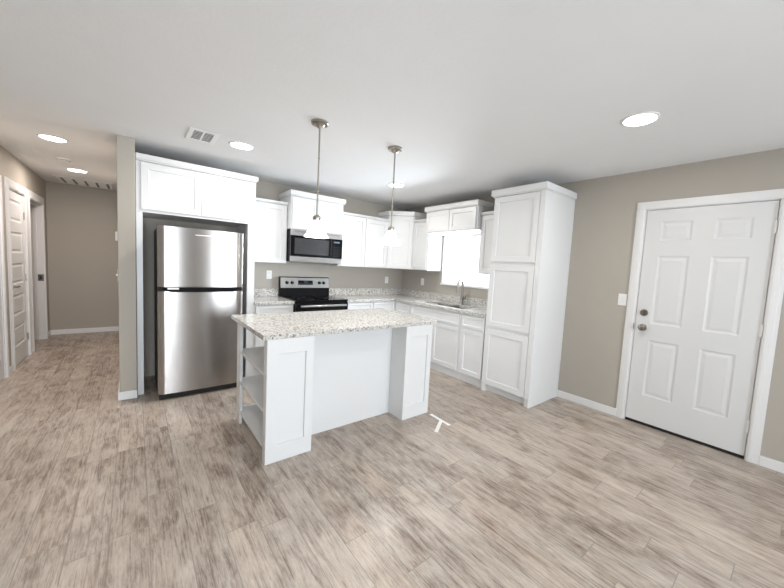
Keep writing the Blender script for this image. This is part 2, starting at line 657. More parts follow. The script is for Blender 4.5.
bm = bmesh.new()
lathe(bm, [(0, 0), (0.033, 0), (0.033, 0.006), (0.026, 0.012), (0.013, 0.014), (0.012, 0.032), (0.020, 0.038), (0.0275, 0.048),
           (0.0285, 0.058), (0.024, 0.068), (0.012, 0.073), (0, 0.074)], 32, fr(1.026 - 0.961, 0.928))
kn = link('knob', bm, DARKNI, door, smooth=True)
kn['label'] = 'round dark nickel knob'
bm = bmesh.new()
lathe(bm, [(0, 0), (0.033, 0), (0.033, 0.008), (0.027, 0.016), (0.020, 0.017), (0.018, 0.013), (0, 0.013)], 32, fr(1.026 - 0.965, 1.072))
box(bm, 0.057, -0.034, 1.057, 0.065, -0.012, 1.087)
db = link('deadbolt', bm, DARKNI, door, smooth=True)
db['label'] = 'dark nickel deadbolt thumb turn'
bm = bmesh.new()
box(bm, -0.016, -0.0135, 0.900, -0.0085, 0.010, 0.960)
sp = link('strike_plate', bm, DARKNI, door)
boxes('door_sweep', [(0.001, 0.006, -0.0285, dw - 0.001, 0.04, -0.0005)], RUBBER, door)['label'] = 'black rubber sweep under the door'

boxes('light_leak_stop', [(-0.0035, 0.046, -0.029, 0.02, 0.07, dh), (dw - 0.02, 0.046, -0.029, dw + 0.0035, 0.07, dh), (-0.0035, 0.046, dh - 0.02, dw + 0.0035, 0.07, dh + 0.0035)], TRIM, door)  # unseen stops added behind the slab to block daylight leaking round it
# hall door A (only its casing edge shows) and hall door B
L90 = pi / 2     # left wall: local x -> +Y world, local -y -> +X world
casing('trim_2', A1 - A0 + 2 * g, LH + g, 0.085, (XL, A0 - g, 0), L90, 'white casing of the hall doorway cut by the left photo edge', jamb=WT)
casing('trim_3', B1 - B0 + 2 * g, LH + g, 0.100, (XL, B0 - g, 0), L90, 'white casing around the closed five-panel hall door', jamb=WT)
casing('trim_4', D1 - D0, LH + g, 0.108, (XL, D0, 0), L90, 'white casing of the open doorway at the hall end', jamb=WT)


def five_panel(name, y0, y1, label):
    d = thing(name, label, 'door', (XL - 0.006, y0, 0.012), L90, kind='structure')
    w = y1 - y0
    bm = bmesh.new()
    pn = [(0.095, c - 0.125, w - 0.095, c + 0.125) for c in (0.345, 0.715, 1.085, 1.455, 1.825)]
    panel_slab(bm, w, LH - 0.014, 0.035, pn, [(0.006, 0.006), (0.018, 0.010), (0.028, 0.010), (0.044, 0.003)])
    link('door_slab', bm, DOORM, d)
    return d, w


dB, wB = five_panel('door_2', B0, B1, 'white closed five-panel hall door with black lever handle')
bm = bmesh.new()
lathe(bm, [(0, 0), (0.031, 0), (0.031, 0.008), (0.012, 0.012), (0.010, 0.042), (0, 0.042)], 28, fr(0.058, 0.945))
tube(bm, [(0.052, -0.045, 0.945), (0.09, -0.047, 0.947), (0.13, -0.045, 0.944), (0.165, -0.043, 0.938)], [0.010, 0.009, 0.008, 0.007])
lv = link('lever_handle', bm, DARKNI, dB, smooth=True)
lv['label'] = 'dark metal lever handle'
for hz in (0.25, 1.02, 1.80):
    bm = bmesh.new()
    lathe(bm, [(0, -0.045), (0.006, -0.045), (0.006, 0.045), (0, 0.045)], 12, Matrix.Translation((wB + 0.004, -0.006, hz)))
    link('hinge', bm, NICKEL, dB)
five_panel('door_3', A0, A1, 'white five-panel hall door at the left photo edge')
# strike plate and stop on the far jamb of the open doorway
sp = thing('strike_plate', 'small metal strike plate on jamb of open hall doorway', 'strike plate', (XL - 0.030, D1 - 0.0082, 0.965))
boxes('plate', [(-0.032, -0.0022, -0.05, 0.032, -0.0002, 0.05)], DARKNI, sp, bevel=0.002)
bm = bmesh.new()
box(bm, -0.008, -0.003, -0.022, 0.014, -0.0023, 0.022)
link('bolt_hole', bm, SLOT, sp)
boxes('trim_5', [(XL - 0.095, D1 - 0.020, 0.001, XL - 0.060, D1 - 0.0083, LH), (XL - 0.095, D0 + 0.0083, 0.001, XL - 0.060, D0 + 0.020, LH),
                 (XL - 0.095, D0 + 0.020, LH - 0.0115, XL - 0.060, D1 - 0.020, LH + 0.0)], TRIM)
tag(bpy.data.objects['trim_5'], 'white door stop strip inside open hall doorway', 'door stop', kind='structure')

# sink window: frame, sashes, pane, sill
win = thing('window_1', 'white sliding window above the kitchen sink', 'window', (XR, WY1, WZ0), R90, kind='structure')
ww, wh = WY1 - WY0, WZ1 - WZ0
f = 0.026
boxes('window_frame', [(0.001, 0.06, 0.001, f, 0.12, wh - 0.001), (ww - f, 0.06, 0.001, ww - 0.001, 0.12, wh - 0.001),
                       (f, 0.06, 0.001, ww - f, 0.12, f), (f, 0.06, wh - f, ww - f, 0.12, wh - 0.001),
                       ], TRIM, win, bevel=0.002)
boxes('pane', [(f, 0.088, f, ww - f, 0.092, wh - f)], PANE, win)
boxes('window_sill', [(-0.012, -0.022, -0.030, ww + 0.012, -0.0005, -0.001), (0.001, -0.0005, -0.0195, ww - 0.001, 0.059, -0.001)], TRIM, win, bevel=0.002)
boxes('window_jamb', [(0.0005, 0.0, 0.0, 0.006, 0.059, wh), (ww - 0.006, 0.0, 0.0, ww - 0.0005, 0.059, wh), (0.006, 0.0, wh - 0.006, ww - 0.006, 0.059, wh - 0.0005)], TRIM, win)  # white liner added over the wall-coloured reveals to imitate the daylight glare
for i, (x0, x1, z0, z1) in enumerate(RW):
    w_ = thing('window_%d' % (i + 2), ('tall window behind the camera nearer the hall side', 'wide window behind the camera nearer the entry door')[i],
               'window', (x0, YR - 0.12, z0), 0, kind='structure')
    a, h_ = x1 - x0, z1 - z0
    boxes('window_frame', [(0.001, 0.03, 0.001, 0.05, 0.08, h_ - 0.001), (a - 0.05, 0.03, 0.001, a - 0.001, 0.08, h_ - 0.001),
                           (0.05, 0.03, 0.001, a - 0.05, 0.08, 0.05), (0.05, 0.03, h_ - 0.05, a - 0.05, 0.08, h_ - 0.001),
                           (0.05, 0.035, h_ / 2 - 0.02, a - 0.05, 0.075, h_ / 2 + 0.02)], TRIM, w_)
    boxes('pane', [(0.05, 0.053, 0.05, a - 0.05, 0.057, h_ / 2 - 0.02), (0.05, 0.053, h_ / 2 + 0.02, a - 0.05, 0.057, h_ - 0.05)], PANE, w_)


# ============================================================ cabinets
RING = [(0.0015, 0.009), (0.004, 0.0105)]


def shaker(name, x0, x1, z0, z1, parent, y=-0.018, rail=0.058):
    bm = bmesh.new()
    w, h = x1 - x0, z1 - z0
    panel_slab(bm, w, h, 0.0175, [(rail, rail, w - rail, h - rail)], RING)
    return link(name, bm, CAB, parent, loc=(x0, y, z0), bevel=0.0012, seg=1)


def drawer(x0, x1, z0, z1, parent):
    return shaker('drawer_front', x0, x1, z0, z1, parent, rail=0.030)


def crown(parent, x0, x1, d, z0, z1, over=0.02, left=True, right=True, back=0.002):
    """flat crown board with a small lip, wrapping front and the free sides"""
    bm = bmesh.new()
    for o1, za, zb in ((over, z0 + 0.012, z1), (over * 0.45, z0, z0 + 0.012)):
        a = x0 - (o1 if left else 0)
        c = x1 + (o1 if right else 0)
        box(bm, a, -o1 - 0.018, za, c, d - back, zb)
    return link('crown_molding', bm, CAB, parent, bevel=0.003)


def wall_cab(label, loc, rz, w, d, h, doors, group, crown_h=0.04, over=0.012, side=(True, True), ztop=0.0):
    t = thing('wall_cabinet', label, 'cabinet', loc, rz, group)
    boxes('cabinet_body', [(0, 0, 0, w, d - 0.002, h)], CAB, t, bevel=0.0015)
    for x0, x1 in doors:
        shaker('door', x0, x1, 0.012, h - 0.012, t)
    crown(t, 0, w, d, h, h + crown_h, over, *side)
    return t


UG = 'white upper cabinets along the kitchen walls'
LG = 'white base cabinets under the granite worktop'
UD = 0.305
UZ = 1.385
# --- refrigerator enclosure
EX0, EX1, EY = 0.010, 1.092, 4.071
t = thing('refrigerator_enclosure', 'tall white cabinet surround boxing in the refrigerator', 'cabinet', (EX0, EY + 0.02, 0))
ew, ed = EX1 - EX0, YB - EY - 0.022
boxes('side_panel', [(0, 0, 0.001, 0.050, ed, 1.818)], CAB, t, bevel=0.002)
boxes('side_panel', [(ew - 0.080, 0, 0.001, ew, ed, 1.818)], CAB, t, bevel=0.002)
boxes('bridge_cabinet', [(0, 0, 1.8185, ew, ed, 2.298)], CAB, t, bevel=0.002)
shaker('door', 0.040, ew / 2 - 0.003, 1.845, 2.285, t)
shaker('door', ew / 2 + 0.003, ew - 0.045, 1.845, 2.285, t)
crown(t, 0, ew, ed, 2.2985, 2.36, 0.018, False, True, 0.001)

# --- wall cabinets on the back wall
yb = YB - UD
wall_cab('white single-door wall cabinet between refrigerator surround and microwave', (EX1 + 0.002, yb, UZ), 0, 1.574 - EX1, UD, 2.150 - UZ,
         [(0.045, 1.574 - EX1 - 0.015)], UG, 0.035, 0.010, (False, False))
MWY = 4.289
wall_cab('short tall-topped white cabinet with two doors directly above the microwave', (1.578, MWY, 1.845), 0, 0.764, YB - MWY, 2.268 - 1.845,
         [(0.018, 0.379), (0.385, 0.746)], UG, 0.070, 0.018)
CXb = 3.241
wall_cab('white two-door wall cabinet right of the microwave', (2.344, yb, UZ), 0, CXb - 2.346, UD, 2.150 - UZ,
         [(0.035, 0.455), (0.462, CXb - 2.346 - 0.012)], UG, 0.035, 0.010, (False, False))
# --- diagonal corner wall cabinet
t = thing('wall_cabinet', 'white diagonal wall cabinet filling the kitchen corner, taller than its neighbours', 'cabinet', (CXb, yb, UZ), 0, UG)
kx, ky = XR - 0.001, YB - 0.002
P0 = (0, 0)
P1 = (XR - UD - CXb, (YB - 0.61) - yb)
pts = [P0, P1, (kx - CXb, P1[1]), (kx - CXb, ky - yb), (0, ky - yb)]
bm = bmesh.new()
prism(bm, pts, 0, 2.25 - UZ)
link('cabinet_body', bm, CAB, t, bevel=0.0015)
o_ = 0.018
bm = bmesh.new()
pc = [(-o_, -o_ * 1.4), (P1[0] - o_ * 1.4, P1[1] - o_), (kx - CXb, P1[1] - o_), (kx - CXb, ky - yb), (-o_, ky - yb)]
prism(bm, pc, 2.2505 - UZ, 2.322 - UZ)
link('crown_molding', bm, CAB, t, bevel=0.003)
fw_ = math.hypot(*P1)
dr = shaker('door', 0, fw_ - 0.036, 0.012, 2.238 - UZ, t)
a45 = math.atan2(P1[1], P1[0])
dr.rotation_euler = (0, 0, a45)
dr.location = (0.018 * cos(a45) + 0.019 * sin(a45), 0.018 * sin(a45) - 0.019 * cos(a45), 0.012)
# --- wall cabinets on the right wall
xr = XR - UD
W3a, W3b = YB - 0.612, 3.735
wall_cab('narrow white wall cabinet left of the sink window', (xr, W3a, UZ), R90, W3a - W3b, UD, 2.150 - UZ, [(0.015, W3a - W3b - 0.02)], UG, 0.035, 0.010, (False, False))
VX = XR - 0.385
wall_cab('wide short white cabinet bridging above the sink window', (VX, W3b - 0.002, 1.955), R90, 0.976, XR - VX, 2.268 - 1.955,
         [(0.02, 0.484), (0.492, 0.956)], UG, 0.072, 0.016)
wall_cab('narrow white wall cabinet between window and tall pantry', (xr, 2.755, UZ), R90, 2.755 - 2.339, UD, 2.150 - UZ, [(0.02, 0.40)], UG, 0.035, 0.010, (False, False))

# --- tall pantry cabinet
PW, PD = 2.335 - 1.722, 0.628
t = thing('pantry_cabinet', 'tall white pantry cabinet with three stacked shaker doors', 'cabinet', (XR - PD, 2.335, 0), R90)
bm = bmesh.new()
box(bm, 0, 0, 0.092, PW, PD - 0.002, 2.266)
box(bm, 0, -0.0, 0.001, 0.055, PD - 0.002, 0.0915)
box(bm, PW - 0.055, -0.0, 0.001, PW, PD - 0.002, 0.0915)
box(bm, 0.056, 0.05, 0.001, PW - 0.056, PD - 0.01, 0.0915)
link('cabinet_body', bm, CAB, t)
boxes('side_panel', [(PW + 0.0005, -0.018, 0.001, PW + 0.004, PD - 0.002, 2.266)], CAB, t)
boxes('scribe_strip', [(PW + 0.0045, PD - 0.030, 0.001, PW + 0.009, PD - 0.002, 2.266)], CAB, t)
boxes('front_stile', [(PW - 0.050, -0.017, 0.093, PW, -0.0005, 2.266), ], CAB, t)
for z0, z1 in ((0.098, 0.752), (0.790, 1.500), (1.538, 2.262)):
    shaker('door', 0.012, PW - 0.056, z0, z1, t, rail=0.062)
crown(t, 0, PW, PD, 2.2665, 2.344, 0.024, True, True)

# --- base cabinets
CT = 0.914      # worktop top
CB = 0.876      # cabinet top


def base_cab(label, loc, rz, w, d, doors, drawers, toe=0.025):
    t = thing('base_cabinet', label, 'cabinet', loc, rz, LG)
    if 'sink base cabinet' in label:
        e = CB - 0.001
        boxes('cabinet_body', [(0, 0, 0.1, w, 0.02, e), (0, 0.02, 0.1, 0.018, d, e), (w - 0.018, 0.02, 0.1, w, d, e),
                               (0.018, 0.02, 0.1, w - 0.018, d, 0.118), (0.018, d - 0.01, 0.118, w - 0.018, d, e)], CAB, t)
    else:
        boxes('cabinet_body', [(0, 0, 0.1, w, d, CB - 0.001)], CAB, t, bevel=0.0015)
    if 'corner base' in label:
        boxes('filler_strip', [(0.592, -0.0185, 0.1, 0.6085, -0.0005, CB - 0.001)], CAB, t)
    boxes('toe_kick', [(0, toe, 0.001, w, d, 0.0995)], CAB, t)
    for x0, x1 in drawers:
        drawer(x0, x1, 0.705, 0.858, t)
    for x0, x1 in doors:
        shaker('door', x0, x1, 0.115, 0.688, t)
    return t


by = YB - 0.61
base_cab('white base cabinet between refrigerator surround and range', (EX1 + 0.002, by, 0), 0, 1.572 - EX1, 0.605, [(0.02, 0.462)], [(0.02, 0.462)])
base_cab('white base cabinet directly right of the range', (2.348, by, 0), 0, 0.447, 0.605, [(0.012, 0.437)], [(0.012, 0.437)])
base_cab('white base cabinet on back wall beside the inner corner', (2.797, by, 0), 0, 3.221 - 2.797, 0.605, [(0.01, 0.40)], [(0.01, 0.40)])
bx_ = XR - 0.61
base_cab('white corner base cabinet left of the sink base', (bx_, YB - 0.003, 0), R90, YB - 0.003 - 3.737, 0.608, [(0.632, 0.955)], [(0.632, 0.955)])
base_cab('wide white sink base cabinet with long false drawer front', (bx_, 3.735, 0), R90, 1.013, 0.608, [(0.045, 0.505), (0.512, 0.985)], [(0.045, 0.985)])
base_cab('narrow white base cabinet between sink base and pantry', (bx_, 2.720, 0), R90, 2.720 - 2.338, 0.608, [(0.012, 0.365)], [(0.012, 0.365)])

# --- worktops
boxes_l = thing('countertop', 'short granite worktop between refrigerator surround and range', 'countertop', (EX1 + 0.002, YB - 0.64, CB))
boxes('worktop_slab', [(0, 0, 0, 1.574 - EX1, 0.638, CT - CB)], GRAN, boxes_l, bevel=0.004)
boxes('backsplash', [(0, 0.618, CT - CB + 0.0005, 1.574 - EX1, 0.638, CT - CB + 0.108)], GRAN, boxes_l, bevel=0.002)
ct = thing('countertop', 'L-shaped granite worktop holding the sink, with backsplash', 'countertop', (0, 0, 0))
SX0, SX1, SY0, SY1 = 3.335, 3.700, 2.80, 3.56
fx = XR - 0.64
bm = bmesh.new()
z0, z1 = CB, CT
box(bm, 2.345, YB - 0.64, z0, XR - 0.002, YB - 0.002, z1)
box(bm, fx, SY1, z0, XR - 0.002, YB - 0.64, z1)
box(bm, fx, 2.337, z0, XR - 0.002, SY0, z1)
box(bm, fx, SY0, z0, SX0, SY1, z1)
box(bm, SX1, SY0, z0, XR - 0.002, SY1, z1)
bmesh.ops.remove_doubles(bm, verts=bm.verts, dist=1e-5)
link('worktop_slab', bm, GRAN, ct)
bm = bmesh.new()
box(bm, 2.345, YB - 0.022, CT + 0.0005, XR - 0.002, YB - 0.002, CT + 0.108)
box(bm, XR - 0.022, 2.337, CT + 0.0005, XR - 0.002, YB - 0.022, CT + 0.108)
link('backsplash', bm, GRAN, ct)

# --- sink (double bowl, undermount)
sk = thing('sink', 'stainless double-bowl sink set into granite below the window', 'sink', (0, 0, CB - 0.002))
for k, (a, b_) in enumerate(((SY0 + 0.001, 3.165), (3.195, SY1 - 0.001))):
    bm = bmesh.new()
    t_ = 0.004
    x0, x1, dp = SX0 + 0.001, SX1 - 0.001, -0.18
    box(bm, x0, a, dp, x1, b_, dp + t_)
    box(bm, x0, a, dp, x0 + t_, b_, 0.0)
    box(bm, x1 - t_, a, dp, x1, b_, 0.0)
    box(bm, x0, a, dp, x1, a + t_, 0.0)
    box(bm, x0, b_ - t_, dp, x1, b_, 0.0)
    bw = link('bowl', bm, STEEL2, sk)
    bm = bmesh.new()
    lathe(bm, [(0, dp + 0.0045), (0.04, dp + 0.0045), (0.045, dp + 0.007), (0.03, dp + 0.006), (0, dp + 0.006)], 24, Matrix.Translation(((x0 + x1) / 2, (a + b_) / 2, 0)))
    link('drain', bm, NICKEL, bw)
boxes('divider', [(SX0 + 0.001, 3.1655, -0.12, SX1 - 0.001, 3.1945, 0.030)], STEEL2, sk, bevel=0.004)

# --- faucet
fc = thing('faucet', 'brushed nickel pull-down faucet standing behind the sink', 'faucet', (XR - 0.10, 3.17, CT + 0.0005))
bm = bmesh.new()
lathe(bm, [(0, 0), (0.030, 0), (0.030, 0.008), (0.024, 0.016), (0.021, 0.02), (0.026, 0.12), (0.019, 0.13), (0, 0.13)], 24)
link('faucet_base', bm, DARKNI, fc, smooth=True)
bm = bmesh.new()
pts = [(0, 0, 0.131), (0, 0, 0.285)]
for i in range(1, 13):
    a = pi * i / 12
    pts.append((-0.052 + 0.052 * cos(a), 0, 0.295 + 0.065 * sin(a)))
pts.append((-0.106, 0, 0.275))
tube(bm, pts, 0.0150, 14)
link('spout', bm, DARKNI, fc, smooth=True)
bm = bmesh.new()
tube(bm, [(-0.106, 0, 0.274), (-0.108, 0, 0.23), (-0.109, 0, 0.185), (-0.109, 0, 0.170)], [0.0175, 0.022, 0.023, 0.018], 18)
link('spray_head', bm, NICKEL, fc, smooth=True)
bm = bmesh.new()
tube(bm, [(0, -0.018, 0.085), (0, -0.045, 0.09), (0.0, -0.06, 0.105), (-0.01, -0.085, 0.155)], [0.016, 0.014, 0.009, 0.008], 12)
link('lever', bm, DARKNI, fc, smooth=True)

# ============================================================ island
IX0, IX1, IY0, IY1 = 0.686, 2.237, 2.231, 3.060
IZ = 0.883
isl = thing('kitchen_island', 'white kitchen island with open end shelves and panelled posts', 'island', (0, 0, 0))
PXa, PXb, PYb = 1.023, 1.911, 2.443
# left post: panelled front board, inner return
bm = bmesh.new()
panel_slab(bm, PXa - IX0, IZ - 0.001, 0.020, [(0.072, 0.125, PXa - IX0 - 0.060, 0.776)], [(0.001, 0.0135), (0.004, 0.015)])
link('post_panel', bm, CAB, isl, loc=(IX0, IY0, 0.001), bevel=0.0015, seg=1)
boxes('post_return', [(PXa - 0.02, IY0 + 0.0205, 0.001, PXa, IY1 - 0.052, IZ - 0.001)], CAB, isl)
# right post, solid box with panelled front
bm = bmesh.new()
panel_slab(bm, IX1 - PXb, IZ - 0.001, 0.020, [(0.050, 0.122, IX1 - PXb - 0.055, 0.780)], [(0.001, 0.0135), (0.004, 0.015)])
link('post_panel', bm, CAB, isl, loc=(PXb, IY0, 0.001), bevel=0.0015, seg=1)
boxes('post_body', [(PXb, IY0 + 0.0205, 0.001, IX1, IY1, IZ)], CAB, isl)
# seating-side back panel and cabinet carcass behind it
boxes('back_panel', [(PXa + 0.0005, PYb, 0.001, PXb - 0.0005, PYb + 0.02, IZ)], CAB, isl)
boxes('cabinet_body', [(PXa + 0.0005, PYb + 0.021, 0.10, PXb - 0.0005, IY1 - 0.02, IZ), (PXa + 0.0005, PYb + 0.021, 0.001, PXb - 0.0005, IY1 - 0.09, 0.0995)], CAB, isl)
for x0, x1 in ((PXa + 0.01, 1.46), (1.47, PXb - 0.01)):
    bm = bmesh.new()
    panel_slab(bm, x1 - x0, 0.76, 0.0175, [(0.058, 0.058, x1 - x0 - 0.058, 0.76 - 0.058)], RING)
    d_ = link('door', bm, CAB, isl, loc=(x1, IY1 - 0.002, 0.11))
    d_.rotation_euler = (0, 0, pi)
# open shelves at the left end
boxes('shelf_stile', [(IX0, IY0 + 0.0205, 0.001, IX0 + 0.02, IY0 + 0.065, IZ - 0.001)], CAB, isl)
boxes('corner_post', [(IX0, IY1 - 0.115, 0.001, IX0 + 0.02, IY1 - 0.0205, IZ - 0.001), (IX0, IY1 - 0.02, 0.001, IX0 + 0.044, IY1, IZ - 0.001)], CAB, isl)
boxes('corner_post', [(PXa - 0.04, IY1 - 0.05, 0.001, PXa, IY1, IZ - 0.001)], CAB, isl)
for zt in (0.117, 0.377, 0.637):
    boxes('shelf', [(IX0 + 0.0205, IY0 + 0.0655, zt - 0.02, PXa - 0.0405, IY1 - 0.0205, zt),
                    (IX0 + 0.001, IY0 + 0.0655, zt - 0.02, IX0 + 0.0205, IY1 - 0.1155, zt)], CAB, isl)
boxes('toe_kick', [(IX0 + 0.07, IY0 + 0.0655, 0.001, IX0 + 0.085, IY1 - 0.06, 0.0965)], CAB, isl)
ict = boxes('island_countertop', [(0.658, 2.227, IZ + 0.0005, 2.286, 3.168, 0.918)], GRAN, bevel=0.004)
tag(ict, 'rectangular speckled granite slab topping the kitchen island', 'countertop')

# ============================================================ refrigerator
RX0, RX1, RY = 0.162, 0.905, 3.812
rf = thing('refrigerator', 'stainless steel top-freezer refrigerator standing in white surround', 'refrigerator', ((RX0 + RX1) / 2, RY, 0))
hw = (RX1 - RX0) / 2


def fridge_door(name, z0, z1):
    """door with a gently bowed front and rounded vertical edges"""
    bm = bmesh.new()
    pts = []
    n = 24
    for i in range(n + 1):
        u = -1 + 2 * i / n
        x = u * (hw - 0.001)
        y = 0.010 * u * u
        e = (1 - abs(u)) * hw
        if e < 0.016:
            y += 0.016 - math.sqrt(max(0, 0.016 ** 2 - (0.016 - e) ** 2))
        pts.append((x, y))
    pts += [(hw - 0.001, 0.072), (-hw + 0.001, 0.072)]
    prism(bm, pts, z0, z1)
    return link(name, bm, STEEL, rf, smooth=True, bevel=0.0)


fridge_door('freezer_door', 1.112, 1.688)
fridge_door('refrigerator_door', 0.062, 1.070)
boxes('cabinet_body', [(-hw + 0.004, 0.078, 0.035, hw - 0.004, 0.80, 1.675)], DGREY, rf, bevel=0.004)['label'] = 'dark grey cabinet sides'
boxes('door_gap', [(-hw + 0.006, 0.03, 1.0705, hw - 0.006, 0.0775, 1.1115)], RUBBER, rf)
boxes('base_grille', [(-hw + 0.01, 0.03, 0.006, hw - 0.01, 0.0775, 0.0605)], RUBBER, rf)['label'] = 'black base grille'
# black pocket handle across the door joint, tapering at both ends
bm = bmesh.new()
n = 30
top, bot, topb, botb = [], [], [], []
for i in range(n + 1):
    u = -1 + 2 * i / n
    x = u * (hw - 0.035)
    tp = min(1.0, (1 - abs(u)) / 0.22)
    tp = tp * tp * (3 - 2 * tp)
    z1 = 1.1105
    z0 = 1.088 - 0.024 * tp
    yf = 0.010 * u * u - 0.004 - 0.022 * tp
    top.append(bm.verts.new((x, yf, z1)))
    bot.append(bm.verts.new((x, yf + 0.006, z0)))
    topb.append(bm.verts.new((x, 0.03, z1)))
    botb.append(bm.verts.new((x, 0.03, max(z0, 1.0708))))
for i in range(n):
    bm.faces.new([top[i], bot[i], bot[i + 1], top[i + 1]])
    bm.faces.new([topb[i], top[i], top[i + 1], topb[i + 1]])
    bm.faces.new([bot[i], botb[i], botb[i + 1], bot[i + 1]])
    bm.faces.new([botb[i], topb[i], topb[i + 1], botb[i + 1]])
for i in (0, n):
    bm.faces.new([top[i], topb[i], botb[i], bot[i]])
hd = link('handle', bm, BLACK, rf, smooth=True)
hd['label'] = 'black curved handle band between the doors'
boxes('sticker', [(-hw + 0.075, -0.0215, 1.090, -hw + 0.165, -0.0195, 1.107)], PLAST, rf)['label'] = 'small white sticker on the handle'
boxes('nameplate', [(-0.07, -0.0015, 1.622, 0.085, 0.0015, 1.630)], PLAST, rf)['label'] = 'thin silver nameplate'
for x in (-hw + 0.05, hw - 0.05):
    for y in (0.12, 0.74):
        bm = bmesh.new()
        lathe(bm, [(0, 0.001), (0.02, 0.001), (0.02, 0.0345), (0, 0.0345)], 12, Matrix.Translation((x, y, 0)))
        link('foot', bm, RUBBER, rf)

# ============================================================ range
GX0, GX1 = 1.582, 2.338
gw = GX1 - GX0
rg = thing('range', 'black and stainless electric range between two base cabinets', 'range', (GX0, YB - 0.66, 0))
GD = 0.655
boxes('range_body', [(0, 0.02, 0.03, gw, GD, 0.903)], BLACK, rg, bevel=0.003)
boxes('cooktop', [(0, -0.012, 0.9035, gw, GD - 0.075, 0.924)], BLKGL, rg, bevel=0.004)
for bx0, by0, br in ((0.20, 0.15, 0.105), (0.56, 0.15, 0.085), (0.20, 0.42, 0.085), (0.56, 0.42, 0.105)):
    bm = bmesh.new()
    lathe(bm, [(br - 0.004, 0.9243), (br, 0.9243), (br, 0.9248), (br - 0.004, 0.9248), (br - 0.004, 0.9243)], 48, Matrix.Translation((bx0, by0, 0)))
    link('burner_ring', bm, DGREY, rg)
bm = bmesh.new()
pr_ = [(GD, 0.9045), (GD - 0.074, 0.9045), (GD - 0.070, 1.02), (GD - 0.050, 1.185), (GD - 0.045, 1.195), (GD, 1.195)]
a = [bm.verts.new((0, y, z)) for y, z in pr_]
b_ = [bm.verts.new((gw, y, z)) for y, z in pr_]
bm.faces.new(a)
bm.faces.new(b_[::-1])
for i in range(len(pr_)):
    j = (i + 1) % len(pr_)
    bm.faces.new([a[i], a[j], b_[j], b_[i]])
link('backguard', bm, BLACK, rg, bevel=0.003)
th = math.atan2(0.020, 0.165)
bg_t = Matrix.Translation((0, GD - 0.0705, 1.02)) @ Matrix.Rotation(-th, 4, 'X')
bm = bmesh.new()
box(bm, 0.006, -0.005, 0.018, gw - 0.006, -0.0005, 0.166, bg_t)
cp = link('control_panel', bm, STEEL2, rg, bevel=0.002)
cp['label'] = 'stainless control panel'
for kx_ in (0.095, 0.170, 0.590, 0.660):
    bm = bmesh.new()
    lathe(bm, [(0, 0), (0.024, 0), (0.024, 0.004), (0.020, 0.007), (0.018, 0.026), (0, 0.028)], 24, bg_t @ Matrix.Translation((kx_, -0.0055, 0.094)) @ FRONT)
    k_ = link('knob', bm, BLACK, rg, smooth=True)
    bm = bmesh.new()
    box(bm, kx_ - 0.0015, -0.0345, 0.096, kx_ + 0.0015, -0.0337, 0.112, bg_t)
    link('pointer', bm, PLAST, k_)
bm = bmesh.new()
box(bm, 0.260, -0.0075, 0.062, 0.485, -0.0055, 0.126, bg_t)
dp_ = link('display', bm, BLKGL, rg)
bm = bmesh.new()
for i in range(4):
    box(bm, 0.350 + 0.014 * i, -0.0085, 0.100, 0.359 + 0.014 * i, -0.0077, 0.114, bg_t)
for i in range(6):
    for j in range(2):
        box(bm, 0.275 + 0.034 * i, -0.0085, 0.070 + 0.012 * j, 0.295 + 0.034 * i, -0.0077, 0.074 + 0.012 * j, bg_t)
link('display_marks', bm, DISP, dp_)
boxes('oven_door', [(0.004, -0.012, 0.26, gw - 0.004, 0.0195, 0.885)], BLKGL, rg, bevel=0.004)
bm = bmesh.new()
tube(bm, [(0.05, -0.052, 0.850), (gw - 0.05, -0.052, 0.850)], 0.0135, 16)
for x in (0.07, gw - 0.07):
    box(bm, x - 0.011, -0.052, 0.842, x + 0.011, -0.0125, 0.858)
hl = link('handle', bm, STEEL2, rg, smooth=True)
hl['label'] = 'stainless bar handle'
boxes('storage_drawer', [(0.004, -0.010, 0.05, gw - 0.004, 0.0195, 0.250)], STEEL2, rg, bevel=0.004)
for x in (0.05, gw - 0.05):
    for y in (0.08, GD - 0.06):
        bm = bmesh.new()
        lathe(bm, [(0, 0.001), (0.018, 0.001), (0.018, 0.0295), (0, 0.0295)], 12, Matrix.Translation((x, y, 0)))
        link('foot', bm, RUBBER, rg)

# ============================================================ microwave
mw = thing('microwave', 'stainless over-the-range microwave with black door glass', 'microwave', (GX0 + 0.001, 4.272, 1.417))
mwd, mwh = YB - 4.272 - 0.003, 0.424
boxes('case', [(0, 0.03, 0, gw - 0.002, mwd, mwh)], BLACK, mw, bevel=0.002)['label'] = 'black case'
bm = bmesh.new()
box(bm, 0, 0, 0.345, gw - 0.002, 0.0295, mwh)
tg_ = link('top_grille', bm, STEEL2, mw, bevel=0.003)
bm = bmesh.new()
for i in range(3):
    box(bm, 0.05, -0.0008, 0.405 - 0.008 * i, gw - 0.05, 0.0, 0.407 - 0.008 * i)
link('vent_slots', bm, DGREY, tg_)
boxes('bottom_trim', [(0, 0, 0.0, gw - 0.002, 0.0295, 0.072)], STEEL2, mw, bevel=0.003)
boxes('door', [(0.0, -0.004, 0.0725, 0.575, 0.0295, 0.3445)], BLKGL, mw, bevel=0.003)
boxes('door_window', [(0.050, -0.0055, 0.105, 0.545, -0.0045, 0.315)], SMOKE, mw)
boxes('control_panel', [(0.5755, -0.003, 0.0725, gw - 0.002, 0.0295, 0.3445)], BLKGL, mw, bevel=0.002)
for i in range(3):
    for j in range(5):
        boxes('button', [(0.615 + 0.036 * i, -0.0042, 0.100 + 0.032 * j, 0.633 + 0.036 * i, -0.0034, 0.106 + 0.032 * j)], DGREY, mw)
boxes('clock_display', [(0.618, -0.0042, 0.290, 0.708, -0.0034, 0.312)], DISP, mw)
bm = bmesh.new()
tube(bm, [(0.56, -0.030, 0.10), (0.56, -0.030, 0.32)], 0.008, 12)
